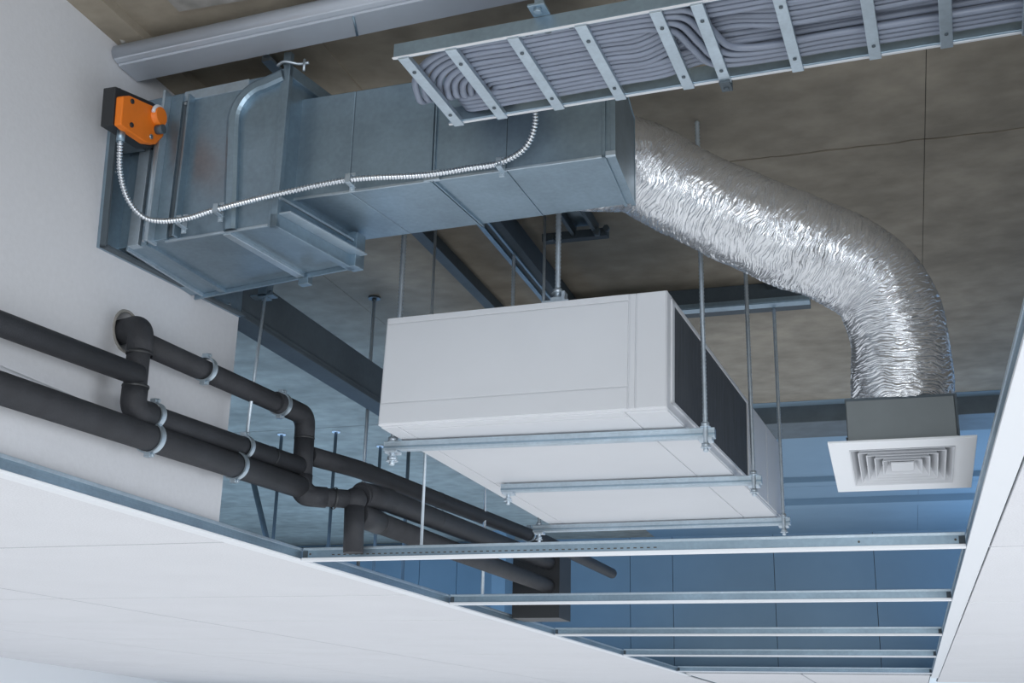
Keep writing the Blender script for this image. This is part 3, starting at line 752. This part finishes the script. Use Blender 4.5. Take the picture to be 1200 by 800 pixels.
# big lower pipe
t = thing('insulated_pipe', 'thick black insulated pipe, lowest along the white wall', 'pipe', (PX, 3, .8))
pipe(t, 'pipe_run', [(PX, 1.5, .745), (PX, 3.0, .800), (PX, 3.95, .838)], .041)
clamp(t, (PX, 3.0, .800), (0, 1, .04), .042); clamp(t, (PX, 3.49, .82), (0, 1, .04), .042)
# far pipes
t = thing('insulated_pipe', 'upper black insulated pipe running away behind the drop, toward the nearest cross tee', 'pipe', (-2.0, 5, 1))
pipe(t, 'pipe_run', [(PX, 4.0, .966), (-2.035, 4.36, .985), (-1.985, 6.9, 1.075), (-1.98, 8.6, 1.10)], .036, .10)
joint(t, (-2.034, 4.44, .988), (0, 1, 0), .0365); joint(t, (-2.015, 5.2, 1.014), (0, 1, 0), .0365)
clamp(t, (-1.99, 6.55, 1.062), (0, 1, .03), .037)
t = thing('insulated_pipe', 'black insulated pipe starting at the rounded corner, middle of the three far pipes', 'pipe', (-1.93, 5, .87))
pipe(t, 'pipe_run', [(-1.935, 4.16, .835), (-1.93, 4.30, .862), (-1.93, 6.8, .935)], .045, .05)
pipe(t, 'elbow_shell', [(-1.93, 4.17, .845), (-1.93, 4.42, .868)], .0475)
joint(t, (-1.93, 4.95, .884), (0, 1, .03), .0465)
t = thing('insulated_pipe', 'lowest far black insulated pipe disappearing behind the nearest cross tee', 'pipe', (-1.93, 5, .77))
pipe(t, 'pipe_run', [(-1.93, 4.14, .762), (-1.93, 6.8, .80)], .042)
pipe(t, 'end_sleeve', [(-1.93, 4.14, .762), (-1.93, 4.33, .765)], .045)
joint(t, (-1.93, 4.335, .765), (0, 1, 0), .0455)
# thin white line on top of the big pipe
t = thing('thin_conduit', 'thin pale conduit lying along the wall just above the lowest thick pipe', 'conduit', (-2.15, 2, .84))
part_tube('tube', t, 'white', [(-2.18, 1.3, .866), (-2.18, 2.98, .863)], .007)

# rod clamped to the pipes beside the wall end
t = thing('threaded_rod', 'thin rod from the beam bracket down to the pipe clamps at the wall end', 'rod', (PX, 3.55, .95))
part_tube('shaft', t, 'steel_rod', [(-2.10, 3.62, 1.475), (PX, 3.545, .93)], .0055, 8)
bm = B(); box(bm, -2.12, -2.085, 3.60, 3.645, 1.455, 1.56); hexbolt(bm, (-2.085, 3.62, 1.535), (1, 0, 0), .012, .010); hexbolt(bm, (-2.085, 3.62, 1.475), (1, 0, 0), .010, .010); box(bm, -2.15, -2.06, 3.60, 3.64, 1.46, 1.467)
obj('beam_bracket', bm, 'galv', t, bevel=.001)

# ------------------------------------------------------------------ steel under the slab
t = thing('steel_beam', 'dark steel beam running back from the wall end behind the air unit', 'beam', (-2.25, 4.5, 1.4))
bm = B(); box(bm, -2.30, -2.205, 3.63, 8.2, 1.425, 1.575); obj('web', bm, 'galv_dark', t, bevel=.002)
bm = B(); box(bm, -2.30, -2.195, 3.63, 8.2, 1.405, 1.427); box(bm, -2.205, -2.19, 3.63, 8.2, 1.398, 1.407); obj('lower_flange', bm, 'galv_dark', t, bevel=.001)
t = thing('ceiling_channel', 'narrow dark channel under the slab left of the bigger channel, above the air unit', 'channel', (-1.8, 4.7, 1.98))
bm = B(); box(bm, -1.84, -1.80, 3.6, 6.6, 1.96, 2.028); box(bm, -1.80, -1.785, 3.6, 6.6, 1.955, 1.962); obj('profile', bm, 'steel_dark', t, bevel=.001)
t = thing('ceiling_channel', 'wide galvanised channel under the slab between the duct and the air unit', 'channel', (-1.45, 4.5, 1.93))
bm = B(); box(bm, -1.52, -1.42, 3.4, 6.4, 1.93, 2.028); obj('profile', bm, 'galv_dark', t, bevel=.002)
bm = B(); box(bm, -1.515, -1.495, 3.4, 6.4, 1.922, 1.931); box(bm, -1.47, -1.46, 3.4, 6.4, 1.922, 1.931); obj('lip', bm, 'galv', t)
t = thing('trapeze_bracket', 'small bolted bracket frame under the slab, left of the foil duct', 'bracket', (-1.2, 4.5, 1.98))
bm = B(); box(bm, -1.21, -1.195, 3.9, 4.55, 1.975, 2.028); obj('arm', bm, 'steel_dark', t)
bm = B(); box(bm, -1.115, -1.10, 3.9, 4.55, 1.975, 2.028); obj('arm', bm, 'steel_dark', t)
bm = B(); box(bm, -1.34, -1.06, 4.53, 4.57, 1.965, 2.0); obj('crossbar', bm, 'galv_dark', t, bevel=.001)
bm = B(); box(bm, -1.195, -1.115, 3.9, 4.53, 2.015, 2.026); obj('plate', bm, 'galv', t)
for p, r, h in (((-1.30, 4.53, 1.975), .016, .02), ((-1.10, 4.53, 1.978), .018, .03), ((-1.06, 4.53, 1.99), .014, .02)):
    bm = B(); hexbolt(bm, p, (0, -1, 0), r, h); obj('bolt', bm, 'steel_dark', t)
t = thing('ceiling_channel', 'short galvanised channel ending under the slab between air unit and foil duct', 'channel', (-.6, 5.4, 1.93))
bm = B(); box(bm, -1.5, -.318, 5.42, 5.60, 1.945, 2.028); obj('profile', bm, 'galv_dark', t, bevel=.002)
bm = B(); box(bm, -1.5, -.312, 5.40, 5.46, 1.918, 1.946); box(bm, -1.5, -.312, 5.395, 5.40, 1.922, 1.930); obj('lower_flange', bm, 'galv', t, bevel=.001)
bm = B(); box(bm, -.50, -.41, 5.30, 5.42, 1.995, 2.026); hexbolt(bm, (-.43, 5.30, 2.01), (0, -1, 0), .010, .01); obj('bracket', bm, 'steel_dark', t)
t = thing('diagonal_brace', 'thin dark diagonal brace far behind the pipe clamps near the wall end', 'brace', (-4.5, 8, 1.3))
part_tube('bar', t, 'steel_dark', [(-4.70, 8, 2.028), (-4.30, 8, .9)], .022, 8)
t = thing('far_pipe', 'thin dark pipe running across the back wall behind the black pipes', 'pipe', (-5, 12.8, 1.6))
part_tube('tube', t, 'steel_dark', [(-9, 12.86, 1.95), (-4.1, 12.86, 1.97)], .035, 10)
